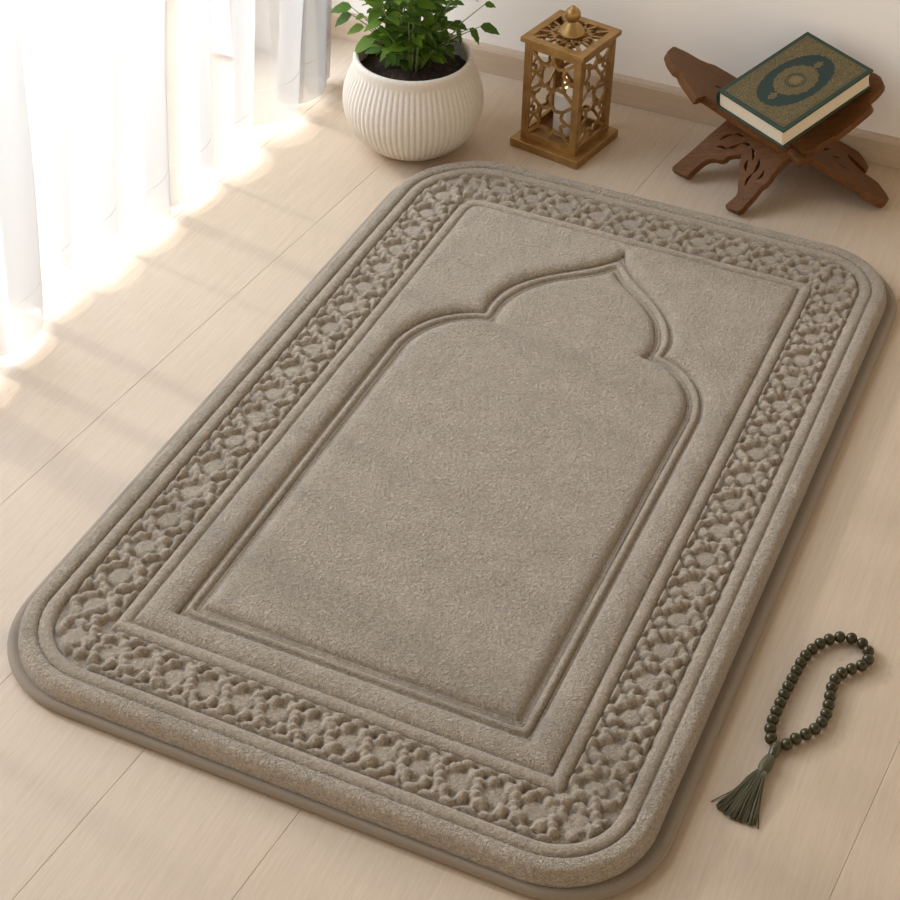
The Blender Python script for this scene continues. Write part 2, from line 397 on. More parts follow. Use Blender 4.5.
# patterned border: lumps round flat medallions
P = np.zeros(X.shape)
rng = random.Random(5)
def lump(x, y, rx, ry, ang, h, flat=False):
    R = max(rx, ry) + STEP * 2
    i0, i1 = np.searchsorted(gx, [x - R, x + R]); j0, j1 = np.searchsorted(gy, [y - R, y + R])
    if i1 <= i0 or j1 <= j0: return
    dx, dy = X[j0:j1, i0:i1] - x, Y[j0:j1, i0:i1] - y
    c, s = math.cos(ang), math.sin(ang); u, v = (dx * c + dy * s) / rx, (-dx * s + dy * c) / ry
    q = u * u + v * v
    b = h * (np.clip(1 - q ** 3, 0, 1) ** 0.5 if flat else np.sqrt(np.clip(1 - q, 0, 1)))
    P[j0:j1, i0:i1] = np.maximum(P[j0:j1, i0:i1], b)
def jit(a): return rng.uniform(-a, a)
def cell(cx, cy, along, across, p, hw):
    def put(u, v, rx, ry, ang, h, flat=False):
        u += jit(.0011); v += jit(.0011)
        a0 = math.atan2(along[1], along[0])
        lump(cx + along[0] * u + across[0] * v, cy + along[1] * u + across[1] * v, rx * rng.uniform(.9, 1.12), ry * rng.uniform(.9, 1.12), a0 + ang + jit(.3), h * rng.uniform(.85, 1.1), flat)
    put(0, 0, 0.0125, 0.0115, 0, 0.42, True)
    for k in range(8):
        a = k * math.pi / 4
        if k % 2: put(0.0165 * math.cos(a) * p / .044, 0.0185 * math.sin(a), 0.0082, 0.0058, a + 0.9 * (1 if k in (1, 5) else -1), 1.0)
    for sv in (-1, 1):
        put(0.0, sv * 0.0245, 0.0086, 0.0062, 0, 0.95)
        put(0.0075, sv * 0.0175, 0.0052, 0.0046, 0.5, 0.80); put(-0.0075, sv * 0.0175, 0.0052, 0.0046, -0.5, 0.85)
        put(p / 2, sv * 0.0255, 0.0094, 0.0062, 0.2, 0.9)
        put(p / 2 - 0.0085, sv * 0.0275, 0.0045, 0.0035, 0, 0.8); put(p / 2 + 0.0085, sv * 0.0275, 0.0045, 0.0035, 0, 0.8)
    for q in range(-2, 3):                        # slanting chain between two medallions
        put(p / 2 + q * 0.0026, q * 0.0078, 0.0066, 0.0054, 0.9, 1.0)
        if q in (-1, 1): put(p / 2 - q * 0.0045, q * 0.0085, 0.0044, 0.0038, -0.7, 0.85)
B = 0.0635
bl, br, bb, bt = -0.0315, W + 0.0290, -0.0285, L + 0.0345
def run(a, b, along, across, n):
    p = (Vector(b) - Vector(a)).length / n
    for i in range(n):
        c = Vector(a) + (Vector(b) - Vector(a)) * ((i + 0.5) / n)
        cell(c.x, c.y, along, across, p, B / 2)
run((bl, -0.005), (bl, L + 0.012), (0, 1), (-1, 0), 19)
run((br, -0.005), (br, L + 0.010), (0, 1), (1, 0), 19)
run((-0.004, bb), (W + 0.004, bb), (1, 0), (0, -1), 13)
run((0.012, bt), (W + 0.004, bt), (1, 0), (0, 1), 10)
for cx, cy in [(bl + .004, bb + .004), (br - .004, bb + .004), (br - .004, bt - .006), (-0.004, L + 0.026)]:
    cell(cx, cy, (0.707, 0.707), (-0.707, 0.707), 0.04, .03)
for _ in range(500):                             # small filler nubs
    x, y = rng.uniform(-.075, W + .075), rng.uniform(-.075, L + .083)
    lump(x, y, rng.uniform(.0022, .004), rng.uniform(.002, .0034), rng.uniform(0, 3), rng.uniform(.15, .5))
cordw = 0.0160
P = np.maximum(np.fft.irfft2(np.fft.rfft2(P) * np.exp(-((np.fft.rfftfreq(NX, STEP)[None, :] * 0.0026) ** 2 + (np.fft.fftfreq(NY, STEP)[:, None] * 0.0026) ** 2) * 2.2), P.shape), 0)
edge_fall = np.clip((S + cordw) / -0.004, 0, 1) * np.clip(F / 0.003, 0, 1)
Zp = 0.0222 + 0.0088 * P * edge_fall + 0.0002 * n_mid
pat = (S < -cordw) & (F > 0)
# outer roll
u = np.clip(S / EDGE, 0, 1)
Zr = np.where(u < 0.38, 0.0245 + 0.0062 * np.sqrt(np.clip(1 - ((0.38 - u) / 0.38) ** 2.4, 0, 1)), 0.0090 + 0.0217 * np.sqrt(np.clip(1 - ((u - 0.38) / 0.62) ** 3.2, 0, 1)))
Zr = Zr + 0.00012 * n_mid * (u < 0.9)
oc = (S <= 0) & (S >= -cordw)
Zc = 0.0235 + 0.0060 * bumpf(np.clip(-S / cordw, 0, 1)) + 0.0001 * n_mid
ICW = 0.0148
ic = (F <= 0) & (F >= -ICW)
Zi = 0.0235 + 0.0056 * bumpf(np.clip(-F / ICW, 0, 1)) + 0.0001 * n_mid
fl = (F < -ICW) & (DO > 0)
dm = np.minimum(np.clip((-F - ICW) / 0.016, 0, 1), np.clip(DO / 0.017, 0, 1))
pil = np.sqrt(np.clip(1 - (1 - dm) ** 2.2, 0, 1))
Zf = 0.0228 + 0.0096 * pil + (0.00045 * n_big + 0.00012 * n_mid) * pil
tr = (DO <= 0) & (DI >= 0)
tt = np.clip(-DO / (-DO + DI + 1e-9), 0, 1)
Zt = 0.0204 + np.where(tt < 0.17, 0.0026 * bumpf(tt / 0.17), np.where(tt < 0.64, 0.0066 * bumpf((tt - 0.17) / 0.47), np.where(tt < 0.82, 0.0030 * bumpf((tt - 0.64) / 0.18), 0.0026 * bumpf((tt - 0.82) / 0.18))))
cp_ = DI < 0
d2 = np.clip(-DI / 0.017, 0, 1); pil2 = np.sqrt(np.clip(1 - (1 - d2) ** 2.2, 0, 1))
Zk = 0.0222 + 0.0094 * pil2 + (0.0003 * n_big + 0.00010 * n_mid) * pil2
Z = np.where(pat, Zp, Z); Z = np.where(S > 0, Zr, Z); Z = np.where(oc, Zc, Z); Z = np.where(ic, Zi, Z)
Z = np.where(fl, Zf, Z); Z = np.where(tr, Zt, Z); Z = np.where(cp_, Zk, Z)
Z = Z + 0.00010 * n_fine
reg = np.zeros(X.shape, int); reg[oc] = 1; reg[pat] = 2; reg[ic] = 3; reg[fl] = 4; reg[tr] = 5; reg[cp_] = 6
# pull the rim vertices back onto the pile edge
over = S > EDGE
gyS, gxS = np.gradient(S, STEP)
Xv = np.where(over, X - gxS * (S - EDGE), X); Yv = np.where(over, Y - gyS * (S - EDGE), Y)
Z = np.where(over, 0.0088, Z)
idx = np.arange(NX * NY).reshape(NY, NX)
q = np.stack([idx[:-1, :-1], idx[:-1, 1:], idx[1:, 1:], idx[1:, :-1]], -1).reshape(-1, 4)
inside = (S <= EDGE).reshape(-1)
keep = inside[q].any(1); q = q[keep]
rq = np.where(inside[q], reg.reshape(-1)[q], 0).max(1)
rq = reg.reshape(-1)[q][:, 0]
co = np.stack([Xv.reshape(-1), Yv.reshape(-1), Z.reshape(-1)], -1)
rug = empty('prayer_rug', (W / 2, L / 2, 0))
tag(rug, 'thick taupe plush prayer rug with embossed arch lying on the oak floor', 'rug')
inv = Matrix.Translation((-W / 2, -L / 2, 0))
# vertex normals of the whole surface, so the parts meet without a seam
zy, zx = np.gradient(Z, STEP)
for r_, nm in enumerate(['edge_roll', 'outer_cord', 'patterned_border', 'inner_cord', 'plain_field', 'arch_trim', 'centre_panel']):
    f = q[rq == r_]; used, invx = np.unique(f, return_inverse=True); f = invx.reshape(-1, 4)
    me = bpy.data.meshes.new(nm)
    me.vertices.add(len(used)); me.vertices.foreach_set('co', co[used].astype(np.float32).ravel())
    me.loops.add(f.size); me.loops.foreach_set('vertex_index', f.astype(np.int32).ravel())
    me.polygons.add(len(f)); me.polygons.foreach_set('loop_start', (np.arange(len(f)) * 4).astype(np.int32))
    me.polygons.foreach_set('use_smooth', np.ones(len(f), bool))
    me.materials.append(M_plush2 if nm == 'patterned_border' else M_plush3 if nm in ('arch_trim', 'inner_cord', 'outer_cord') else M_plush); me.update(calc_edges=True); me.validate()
    o = link(bpy.data.objects.new(nm, me), rug); o.matrix_parent_inverse = inv
# base binding: smooth rolled edge under the pile
def rr_loop(extra, n=14):
    ol, orr, ob, ot = [v + extra for v in OFF]
    cs = [(-ol, -ob, RAD[0], 180), (W + orr, -ob, RAD[1], 270), (W + orr, L + ot, RAD[2], 0), (-ol, L + ot, RAD[3], 90)]
    out = []
    for (x, y, r, a0) in cs:
        r = r + extra; sx = 1 if x < 0 else -1; sy = 1 if y < 0 else -1
        for k in range(n + 1):
            a = math.radians(a0 + 90 * k / n)
            out.append((x + sx * r + r * math.cos(a), y + sy * r + r * math.sin(a)))
    return out
prof = [(-0.004, 0.0005)] + [(EDGE + 0.0022 + 0.0058 * math.sin(t), 0.0066 - 0.0061 * math.cos(t)) for t in [math.pi * k / 10 for k in range(11)]] + [(EDGE - 0.0010, 0.0108), (EDGE - 0.006, 0.0095), (0.0, 0.009)]
loops = [[(x + (0.0068 * min(1, max(0, (x - W / 2) / 0.25)) - 0.0050 * min(1, max(0, (W / 2 - x) / 0.25))) * min(1, max(0, (e - EDGE + 0.002) / 0.008)), y, z) for x, y in rr_loop(e)] for e, z in prof]
vv = [p for l in loops for p in l]; n = len(loops[0])
ff = [(i * n + j, i * n + (j + 1) % n, (i + 1) * n + (j + 1) % n, (i + 1) * n + j) for i in range(len(loops) - 1) for j in range(n)]
ff += [tuple(reversed(range(n)))]
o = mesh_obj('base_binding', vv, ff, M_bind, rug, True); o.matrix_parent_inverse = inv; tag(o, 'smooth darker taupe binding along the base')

# ------------------------------------------------------------------ potted plant
pot_c = (-0.148, 1.039, 0.0)
pp = empty('potted_plant', pot_c)
tag(pp, 'leafy green plant in a round ribbed ivory pot by the curtain', 'plant')
outer = [(0.0, 0.0), (0.050, 0.0), (0.058, 0.002), (0.068, 0.008), (0.080, 0.018), (0.091, 0.033), (0.0985, 0.050), (0.1020, 0.068), (0.1015, 0.085), (0.098, 0.100), (0.093, 0.113), (0.0885, 0.123), (0.0865, 0.130), (0.0865, 0.138), (0.0855, 0.1425), (0.0830, 0.1450), (0.0800, 0.1445), (0.0780, 0.142), (0.0775, 0.136), (0.080, 0.125), (0.083, 0.112), (0.080, 0.105)]
def resample(p, n):
    d = [0]
    for a, b in zip(p, p[1:]): d.append(d[-1] + math.dist(a, b))
    out = []
    for i in range(n):
        s = d[-1] * i / (n - 1); k = min(max(j for j in range(len(d)) if d[j] <= s + 1e-12), len(p) - 2)
        t = (s - d[k]) / (d[k + 1] - d[k]); out.append((p[k][0] + (p[k + 1][0] - p[k][0]) * t, p[k][1] + (p[k + 1][1] - p[k][1]) * t))
    return out
outer = outer[:1] + chaikin(outer[1:], 1, False)
n_out = max(i for i, p in enumerate(outer) if p[1] < 0.132 and p[0] > 0.0850) 
def ribs(a, j, z):
    if j > n_out or z < 0.006 or z > 0.131: return 0
    env = min(1, (z - 0.006) / 0.014) * min(1, (0.131 - z) / 0.008)
    return 0.0021 * env * (abs(math.cos(a * 36)) ** 0.7 - 0.6)
vv, ff = lathe(outer, 432, ribs)
mesh_obj('pot', vv, ff, M_pot, pp, True)
vv, ff = [], []
rr = random.Random(3)
NR, NA = 12, 60
for i in range(NR + 1):
    for j in range(NA):
        r = 0.0815 * i / NR; a = 2 * math.pi * j / NA
        vv.append((r * math.cos(a), r * math.sin(a), 0.115 + 0.012 * math.exp(-(r / 0.04) ** 2) + (rr.uniform(-.0022, .0026) if i else 0)))
for i in range(NR):
    for j in range(NA):
        k = (j + 1) % NA; ff.append((i * NA + j, i * NA + k, (i + 1) * NA + k, (i + 1) * NA + j))
mesh_obj('soil', vv, ff, M_soil, pp, True)
sv, sf, lv, lf = [], [], [], []
def leaf(base, tip, width, roll=0.0, droop=0.12):
    base, tip = Vector(base), Vector(tip); d = tip - base; Ln = d.length; d.normalize()
    side = d.cross(Vector((0, 0, 1)))
    side = side.normalized() if side.length > .05 else Vector((1, 0, 0))
    nrm = side.cross(d).normalized()
    side, nrm = side * math.cos(roll) + nrm * math.sin(roll), nrm * math.cos(roll) - side * math.sin(roll)
    b0 = len(lv); N = 9
    for i in range(N):
        t = i / (N - 1); wd = width * 0.5 * (math.sin(math.pi * min(1, t ** 0.72)) ** 0.85) * (1.05 if t < .5 else 1.0)
        wd = max(wd, 0.0003)
        c = base + d * (Ln * t) - nrm * (droop * Ln * (t - .35) ** 2) + nrm * 0.05 * Ln
        for s in (-1, -.5, 0, .5, 1):
            lv.append(c + side * (wd * s) + nrm * (abs(s) * wd * 0.22 + 0.0006 * math.sin(t * 19) * abs(s)))
    for i in range(N - 1):
        for k in range(4):
            a = b0 + i * 5 + k; lf.append((a, a + 1, a + 6, a + 5))
rl = random.Random(21)
def branch(p0, p1, bend, nleaf, size, r0=0.0017, start=0.35):
    p0, p1 = Vector(p0), Vector(p1); pts = []
    for i in range(9):
        t = i / 8; p = p0.lerp(p1, t); p.z += bend * math.sin(math.pi * t); pts.append(p)
    tube(pts, [r0 * (1 - 0.6 * i / 8) for i in range(9)], 6, sv, sf)
    for k in range(nleaf):
        t = start + (1 - start) * k / max(1, nleaf - 1); f = t * 8; i = min(7, int(f)); p = pts[i].lerp(pts[i + 1], f - i)
        d = (pts[i + 1] - pts[i]).normalized()
        out = d.cross(Vector((0, 0, 1)))
        out = out.normalized() if out.length > .05 else Vector((1, 0, 0))
        s = 1 if k % 2 else -1
        tw = Matrix.Rotation(rl.uniform(-1.3, 1.3), 3, d)
        dr = (d * rl.uniform(.25, .6) + (tw @ out) * s * rl.uniform(.7, 1.0) + Vector((0, 0, rl.uniform(-.55, .1)))).normalized()
        if k == nleaf - 1: dr = (d + Vector((0, 0, -.3))).normalized()
        ln = size * rl.uniform(.75, 1.2)
        st = p + dr * 0.006
        tube([p, st], 0.0006, 5, sv, sf)
        leaf(st, st + dr * ln, ln * rl.uniform(.48, .6), rl.uniform(-.5, .5), rl.uniform(.1, .4))
c0 = Vector((0.0, -0.006, 0.121))
for k in range(17):
    a = k * 2.399 + 0.4; sp = 0.030 + 0.075 * ((k * 0.618) % 1.0)
    h = 0.26 + 0.12 * ((k * 0.37) % 1.0) - sp * 0.6
    b = c0 + Vector((math.cos(a), math.sin(a), 0)) * (0.004 + 0.012 * ((k * .29) % 1))
    e = Vector((math.cos(a) * sp, math.sin(a) * sp, h))
    branch(b, e, -0.004, 17, 0.029, 0.0019, 0.24)
for k in range(9):                               # low shoots filling the foot of the plant
    a = k * 2.1 + 0.2; sp = 0.030 + 0.032 * ((k * 0.44) % 1)
    b = c0 + Vector((math.cos(a), math.sin(a), 0)) * 0.012
    branch(b, c0 + Vector((math.cos(a) * sp, math.sin(a) * sp, 0.035 + 0.055 * ((k * .71) % 1))), 0.006, 7, 0.022, 0.0012, 0.35)
edge_leaves = [((-0.234, 1.021, 0.213), (-0.263, 1.008, 0.206)), ((-0.234, 1.021, 0.202), (-0.258, 1.01, 0.184)), ((-0.218, 1.027, 0.201), (-0.23, 1.022, 0.196)),
    ((-0.218, 1.027, 0.184), (-0.242, 1.017, 0.173)), ((-0.203, 1.034, 0.166), (-0.235, 1.02, 0.142)), ((-0.18, 1.044, 0.138), (-0.194, 1.038, 0.119)),
    ((-0.173, 1.047, 0.126), (-0.181, 1.044, 0.124)), ((-0.069, 1.093, 0.188), (-0.042, 1.104, 0.178)), ((-0.083, 1.086, 0.185), (-0.068, 1.093, 0.16)),
    ((-0.105, 1.077, 0.193), (-0.084, 1.086, 0.183)), ((-0.1, 1.079, 0.18), (-0.092, 1.083, 0.158)), ((-0.131, 1.066, 0.142), (-0.109, 1.075, 0.132)),
    ((-0.115, 1.072, 0.152), (-0.099, 1.079, 0.137)), ((-0.064, 1.095, 0.222), (-0.049, 1.101, 0.219)), ((-0.193, 1.039, 0.155), (-0.205, 1.033, 0.140))]
pc = Vector((-0.155, 1.055, 0.0))
for i, (b, t) in enumerate(edge_leaves):          # long outer leaves on arching stalks
    b, t = Vector(b) - pc, Vector(t) - pc
    ln = (t - b).length
    leaf(b, t, max(0.012, ln * 0.60), 0.35 if t.x < 0 else -0.35, 0.25)
    hub = Vector((b.x * 0.22, b.y * 0.22, 0.125)); mid = hub.lerp(b, 0.55) + Vector((0, 0, 0.012))
    tube([hub, mid, b], [0.0012, 0.0009, 0.0006], 6, sv, sf)
mesh_obj('stems', sv, sf, M_stem, pp, True)
mesh_obj('foliage', lv, lf, M_leaf, pp, True)

# ------------------------------------------------------------------ lantern
lan = empty('lantern', (0.0535, 1.139, 0.0), (0, 0, math.radians(-11)))
tag(lan, 'square antique brass lantern with pierced star lattice sides and ball finial', 'lantern')
HB = 0.0585; HW = 0.0475; Z0, Z1 = 0.0135, 0.1685
bm = bmesh.new(); box(bm, (0, 0, Z0 / 2), (HB * 2, HB * 2, Z0), None, 0.0012); bm_obj('base_plate', bm, M_brass, lan)
PW = 0.0085
for sx in (-1, 1):
    for sy in (-1, 1):
        bm = bmesh.new(); box(bm, (sx * (HW - PW / 2), sy * (HW - PW / 2), (Z0 + Z1) / 2), (PW, PW, Z1 - Z0), None, 0.0008); bm_obj('corner_post', bm, M_brass, lan)
def star(bm, c, ax, ay, R, r, wd, th, nrm):
    c, ax, ay = Vector(c), Vector(ax), Vector(ay); pts = []
    for k in range(16):
        a = k * math.pi / 8 + math.pi / 8 * 0
        rad = R if k % 2 == 0 else r
        pts.append(c + ax * (rad * math.cos(a)) + ay * (rad * math.sin(a)))
    for k in range(16): bar(bm, pts[k], pts[(k + 1) % 16], wd, th, nrm)
    return pts
def panel(ax, nrm):
    ax, nrm, up = Vector(ax), Vector(nrm), Vector((0, 0, 1))
    bm = bmesh.new(); hw = HW - PW; o = nrm * (HW - 0.0028); th = 0.0024; wd = 0.0047
    zb, zt = Z0 + 0.010, Z1 - 0.010
    box_z = [(Z0 + 0.005, 0.011), (Z1 - 0.005, 0.011)]
    for zc, h in box_z: bar(bm, o - ax * hw + up * zc, o + ax * hw + up * zc, h, 0.004, nrm)
    for s in (-1, 1): bar(bm, o + ax * (s * (hw - 0.001)) + up * zb, o + ax * (s * (hw - 0.001)) + up * zt, 0.004, 0.004, nrm)
    hc = (zt - zb) / 2
    for k in range(2):
        c = o + up * (zb + hc * (k + 0.5)); R = hw * 0.74; r = hw * 0.50; sy = (hc / 2) / hw
        pts = star(bm, c, ax, up * sy, R, r, wd, th, nrm)
        for i in range(0, 16, 2):                 # rays from the star points out to the frame
            a = i * math.pi / 8; dx, dz = math.cos(a), math.sin(a)
            m_ = 1 / max(abs(dx), abs(dz))
            bar(bm, pts[i], c + ax * (hw * dx * m_) + up * sy * (hw * dz * m_), wd, th, nrm)
    bm_obj('lattice_panel', bm, M_brass, lan)
panel((1, 0, 0), (0, -1, 0)); panel((1, 0, 0), (0, 1, 0)); panel((0, 1, 0), (1, 0, 0)); panel((0, 1, 0), (-1, 0, 0))
bm = bmesh.new(); HC = 0.0525; fr = 0.012; zr = Z1 + 0.0035
for s in (-1, 1):
    box(bm, (0, s * (HC - fr / 2), zr), (HC * 2, fr, 0.0075), None, 0.0008); box(bm, (s * (HC - fr / 2), 0, zr), (fr, HC * 2 - 2 * fr + .001, 0.0075), None, 0.0008)
hi = HC - fr
pts = star(bm, (0, 0, zr + 0.0015), (1, 0, 0), (0, 1, 0), hi * 0.86, hi * 0.56, 0.0052, 0.003, (0, 0, 1))
for k in range(0, 16):
    a = k * math.pi / 8; m_ = 1 / max(abs(math.cos(a)), abs(math.sin(a)))
    bar(bm, (hi * 0.25 * math.cos(a), hi * 0.25 * math.sin(a), zr + .0015), (hi * m_ * math.cos(a), hi * m_ * math.sin(a), zr + .0015), 0.0042 if k % 2 else 0.0052, 0.003, (0, 0, 1))
bm_obj('pierced_lid', bm, M_brass, lan)
zf = zr + 0.0035
prof = [(0.0, zf), (0.0190, zf), (0.0200, zf + .002), (0.0190, zf + .004), (0.0165, zf + .0075), (0.0125, zf + .0125), (0.0085, zf + .0165), (0.0068, zf + .0185), (0.0068, zf + .0195), (0.0085, zf + .0215)]
prof += [(0.0115 * math.cos(t), zf + 0.0290 + 0.0115 * math.sin(t)) for t in [math.radians(-45 + 9 * k) for k in range(14)]] + [(0.003, zf + .0412), (0.0022, zf + .0426), (0, zf + .043)]
vv, ff = lathe(prof, 40); mesh_obj('finial', vv, ff, M_brass, lan, True)
# candle standing inside
cn = empty('candle', (0.0500, 1.141, Z0)); tag(cn, 'ivory pillar candle burning inside the brass lantern', 'candle')
vv, ff = lathe([(0, 0), (0.0150, 0), (0.0155, 0.001), (0.0155, 0.066), (0.0145, 0.0675), (0.011, 0.0668), (0.004, 0.0655), (0, 0.065)], 40); mesh_obj('wax', vv, ff, M_cand, cn, True)
vv, ff = tube([(0, 0, 0.065), (0.0003, 0, 0.070), (0.001, 0, 0.074)], 0.0007); mesh_obj('wick', vv, ff, M_wick, cn)
vv, ff = lathe([(0, 0.0715), (0.0022, 0.0735), (0.0034, 0.077), (0.0031, 0.081), (0.0018, 0.086), (0.0006, 0.091), (0, 0.093)], 20); mesh_obj('flame', vv, ff, M_flame, cn, True)

# ------------------------------------------------------------------ folding book stand
st = empty('book_stand', (0.40, 1.13, 0.0))
tag(st, 'carved dark walnut folding book stand standing by the back wall', 'book stand')
sinv = Matrix.Translation((-0.40, -1.13, 0))
def frame_m(o, u, v, N, dz):
    o, u, v, N = Vector(o), Vector(u), Vector(v), Vector(N); o = o + N * dz
    return Matrix(((u.x, v.x, N.x, o.x), (u.y, v.y, N.y, o.y), (u.z, v.z, N.z, o.z), (0, 0, 0, 1)))
TH = 0.012
M1 = frame_m((0.2260, 1.1145, 0.013), (0.8829, -0.4695, 0), (0.3798, 0.7143, 0.5878), (-0.2759, -0.5190, 0.8090), -TH / 2)
M2 = frame_m((0.5299, 1.1566, 0.016), (0.5, -0.8660, 0), (-0.7849, -0.4532, 0.4226), (0.3660, 0.2113, 0.9063), -TH / 2)
plate1 = [(0.001, 0.0), (0.0329, 0.0027), (0.0342, 0.0173), (0.0368, 0.0307), (0.041, 0.0402), (0.049, 0.0455), (0.0579, 0.0473), (0.0635, 0.0528), (0.0643, 0.0588), (0.0699, 0.0643), (0.0755, 0.0674), (0.0794, 0.0723), (0.0857, 0.0621), (0.0982, 0.0457), (0.1195, 0.0194), (0.1150, -0.0050), (0.1414, -0.0010), (0.1423, 0.0281), (0.1415, 0.0462), (0.1442, 0.0532), (0.1443, 0.0621), (0.1418, 0.0762), (0.1436, 0.0946), (0.1505, 0.1139), (0.1600, 0.1180), (0.1685, 0.1304), (0.1758, 0.1522), (0.1831, 0.1627), (0.1898, 0.1889), (0.1957, 0.2178), (0.1937, 0.2231), (0.1846, 0.2269), (0.1872, 0.239), (0.1868, 0.2533), (0.1832, 0.2594), (0.1741, 0.2644), (0.1626, 0.2658),
          (0.140, 0.262), (0.105, 0.262), (0.075, 0.252), (0.058, 0.228), (0.052, 0.200), (0.042, 0.165), (0.030, 0.135), (0.0233, 0.1128), (0.0159, 0.0788), (0.0093, 0.0392)]
def slit(c, ang, ln, wd, bend=0.0):
    out = []
    for k in range(10):
        t = k / 9; x = (t - .5) * ln; out.append((x, bend * (1 - (2 * t - 1) ** 2) + wd * .5 * math.sin(math.pi * min(max(t, .12), .88))))
    for k in range(9, -1, -1):
        t = k / 9; x = (t - .5) * ln; out.append((x, bend * (1 - (2 * t - 1) ** 2) - wd * .5 * math.sin(math.pi * min(max(t, .12), .88))))
    ca, sa = math.cos(ang), math.sin(ang)
    return [(c[0] + x * ca - y * sa, c[1] + x * sa + y * ca) for x, y in out]
holes1 = [slit((0.041, 0.082), 1.0, 0.020, 0.0042, 0.002), slit((0.047, 0.0645), 0.2, 0.016, 0.0038, 0.002), slit((0.060, 0.0765), 0.9, 0.020, 0.0042, -0.002),
          slit((0.056, 0.093), 0.1, 0.016, 0.0038, 0.002), slit((0.076, 0.086), 0.0, 0.015, 0.0045, 0.003), slit((0.094, 0.080), -0.8, 0.020, 0.0042, 0.002),
          slit((0.100, 0.062), -1.0, 0.018, 0.0042, -0.002), slit((0.113, 0.068), -1.2, 0.022, 0.0042, 0.002), slit((0.118, 0.046), -1.4, 0.020, 0.0038, -0.002),
          slit((0.128, 0.060), -1.5, 0.016, 0.0034, 0.002)]
o = shape2d('panel', [chaikin(plate1, 1, True, .12)] + holes1, TH, 0.0010, M_walnut, st, M1); o.matrix_parent_inverse = sinv
plate2 = [(-0.2139, 0.3108), (-0.2429, 0.2933), (-0.2408, 0.2702), (-0.2331, 0.2502), (-0.2329, 0.2374), (-0.2365, 0.2236), (-0.2254, 0.1933), (-0.2030, 0.1511), (-0.182, 0.110), (-0.160, 0.065), (-0.1508, 0.0343), (-0.1449, 0.0138), (-0.1384, -0.0033), (-0.1207, -0.0068), (-0.0994, -0.0079), (-0.0790, 0.0030), (-0.0899, 0.0072), (-0.1157, 0.0222), (-0.1093, 0.0291), (-0.0896, 0.0232), (-0.0709, 0.0107), (-0.0637, -0.001), (-0.0572, -0.0097), (-0.0302, -0.0150), (-0.0159, -0.0145), (0.0, 0.0), (-0.004, 0.0125), (-0.0133, 0.0279), (-0.0255, 0.0422), (-0.0319, 0.0586), (-0.0417, 0.083), (-0.0520, 0.1048), (-0.0440, 0.1485), (-0.0612, 0.1848), (-0.0872, 0.2324), (-0.112, 0.2717), (-0.1033, 0.2792), (-0.094, 0.2892), (-0.1158, 0.2936), (-0.1437, 0.3008), (-0.1621, 0.3006), (-0.1634, 0.3074), (-0.1845, 0.3123)]
holes2 = [slit((-0.085, 0.055), 1.2, 0.022, 0.0042, 0.002), slit((-0.066, 0.050), 1.9, 0.022, 0.0042, -0.002), slit((-0.100, 0.066), 0.8, 0.020, 0.004, 0.002), slit((-0.160, 0.235), 1.7, 0.014, 0.0050, 0.001)]
o = shape2d('panel', [chaikin(plate2, 1, True, .12)] + holes2, TH, 0.0010, M_walnut, st, M2); o.matrix_parent_inverse = sinv
# knuckles of the wooden hinge where the two panels cross
hp = Vector((0.3990, 1.1270, 0.0790)); hd = Vector((0.7522, -0.6406, -0.1544)).normalized()
hn = Vector((-0.2759, -0.5190, 0.8090))
for k in range(5):
    a_, b_ = hp + hd * (-0.115 + k * 0.030 - 0.0142), hp + hd * (-0.115 + k * 0.030 + 0.0142)
    vv, ff = tube([a_ - Vector((0, 0, .005)), a_.lerp(b_, .06) - Vector((0, 0, .005)), a_.lerp(b_, .94) - Vector((0, 0, .005)), b_ - Vector((0, 0, .005))], [0.0078, 0.0088, 0.0088, 0.0078], 20)
    o = mesh_obj('hinge_knuckle', vv, ff, M_walnut, st, False); o.matrix_parent_inverse = sinv

# ------------------------------------------------------------------ the book
bx = Vector((0.45682765, 0.86249412, 0.21774387)).normalized(); bn = Vector((-0.05060298, -0.21918557, 0.97437006)).normalized()
by = bn.cross(bx)                                  # from fore edge towards spine
bc = Vector((0.37795, 1.15288, 0.17225))
BL, BW, BT = 0.1740, 0.1237, 0.0295
bk = bpy.data.objects.new('book', None); C.objects.link(bk)
bo = bc - bn * BT
bk.matrix_world = Matrix(((bx.x, by.x, bn.x, bo.x), (bx.y, by.y, bn.y, bo.y), (bx.z, by.z, bn.z, bo.z), (0, 0, 0, 1)))
tag(bk, 'closed dark green book with gold medallion cover lying on the walnut stand', 'book')
CT = 0.0026
def rbox(name, c, s, m, bev):
    bm = bmesh.new(); box(bm, c, s, None, bev); return bm_obj(name, bm, m, bk)
rbox('cover', (0, 0, BT - CT / 2), (BL, BW, CT), M_cover, 0.0009)
rbox('cover', (0, 0, CT / 2), (BL, BW, CT), M_cover, 0.0009)
# rounded spine on the far long side
vv, ff = [], []; ns = 12
for e in (-BL / 2, BL / 2):
    for rad_ in (1.0, 0.82):
        for k in range(ns + 1):
            a = -math.pi / 2 + math.pi * k / ns
            vv.append((e, BW / 2 - 0.003 + 0.0065 * rad_ * math.cos(a) - (0.0012 if rad_ < 1 else 0), BT / 2 + BT / 2 * (rad_ if rad_ == 1 else .86) * math.sin(a)))
n1 = ns + 1
for k in range(ns):
    ff.append((k, k + 1, 2 * n1 + k + 1, 2 * n1 + k)); ff.append((n1 + k + 1, n1 + k, 3 * n1 + k, 3 * n1 + k + 1))
    ff.append((k + 1, k, n1 + k, n1 + k + 1)); ff.append((2 * n1 + k, 2 * n1 + k + 1, 3 * n1 + k + 1, 3 * n1 + k))
mesh_obj('spine', vv, ff, M_cover, bk, True)
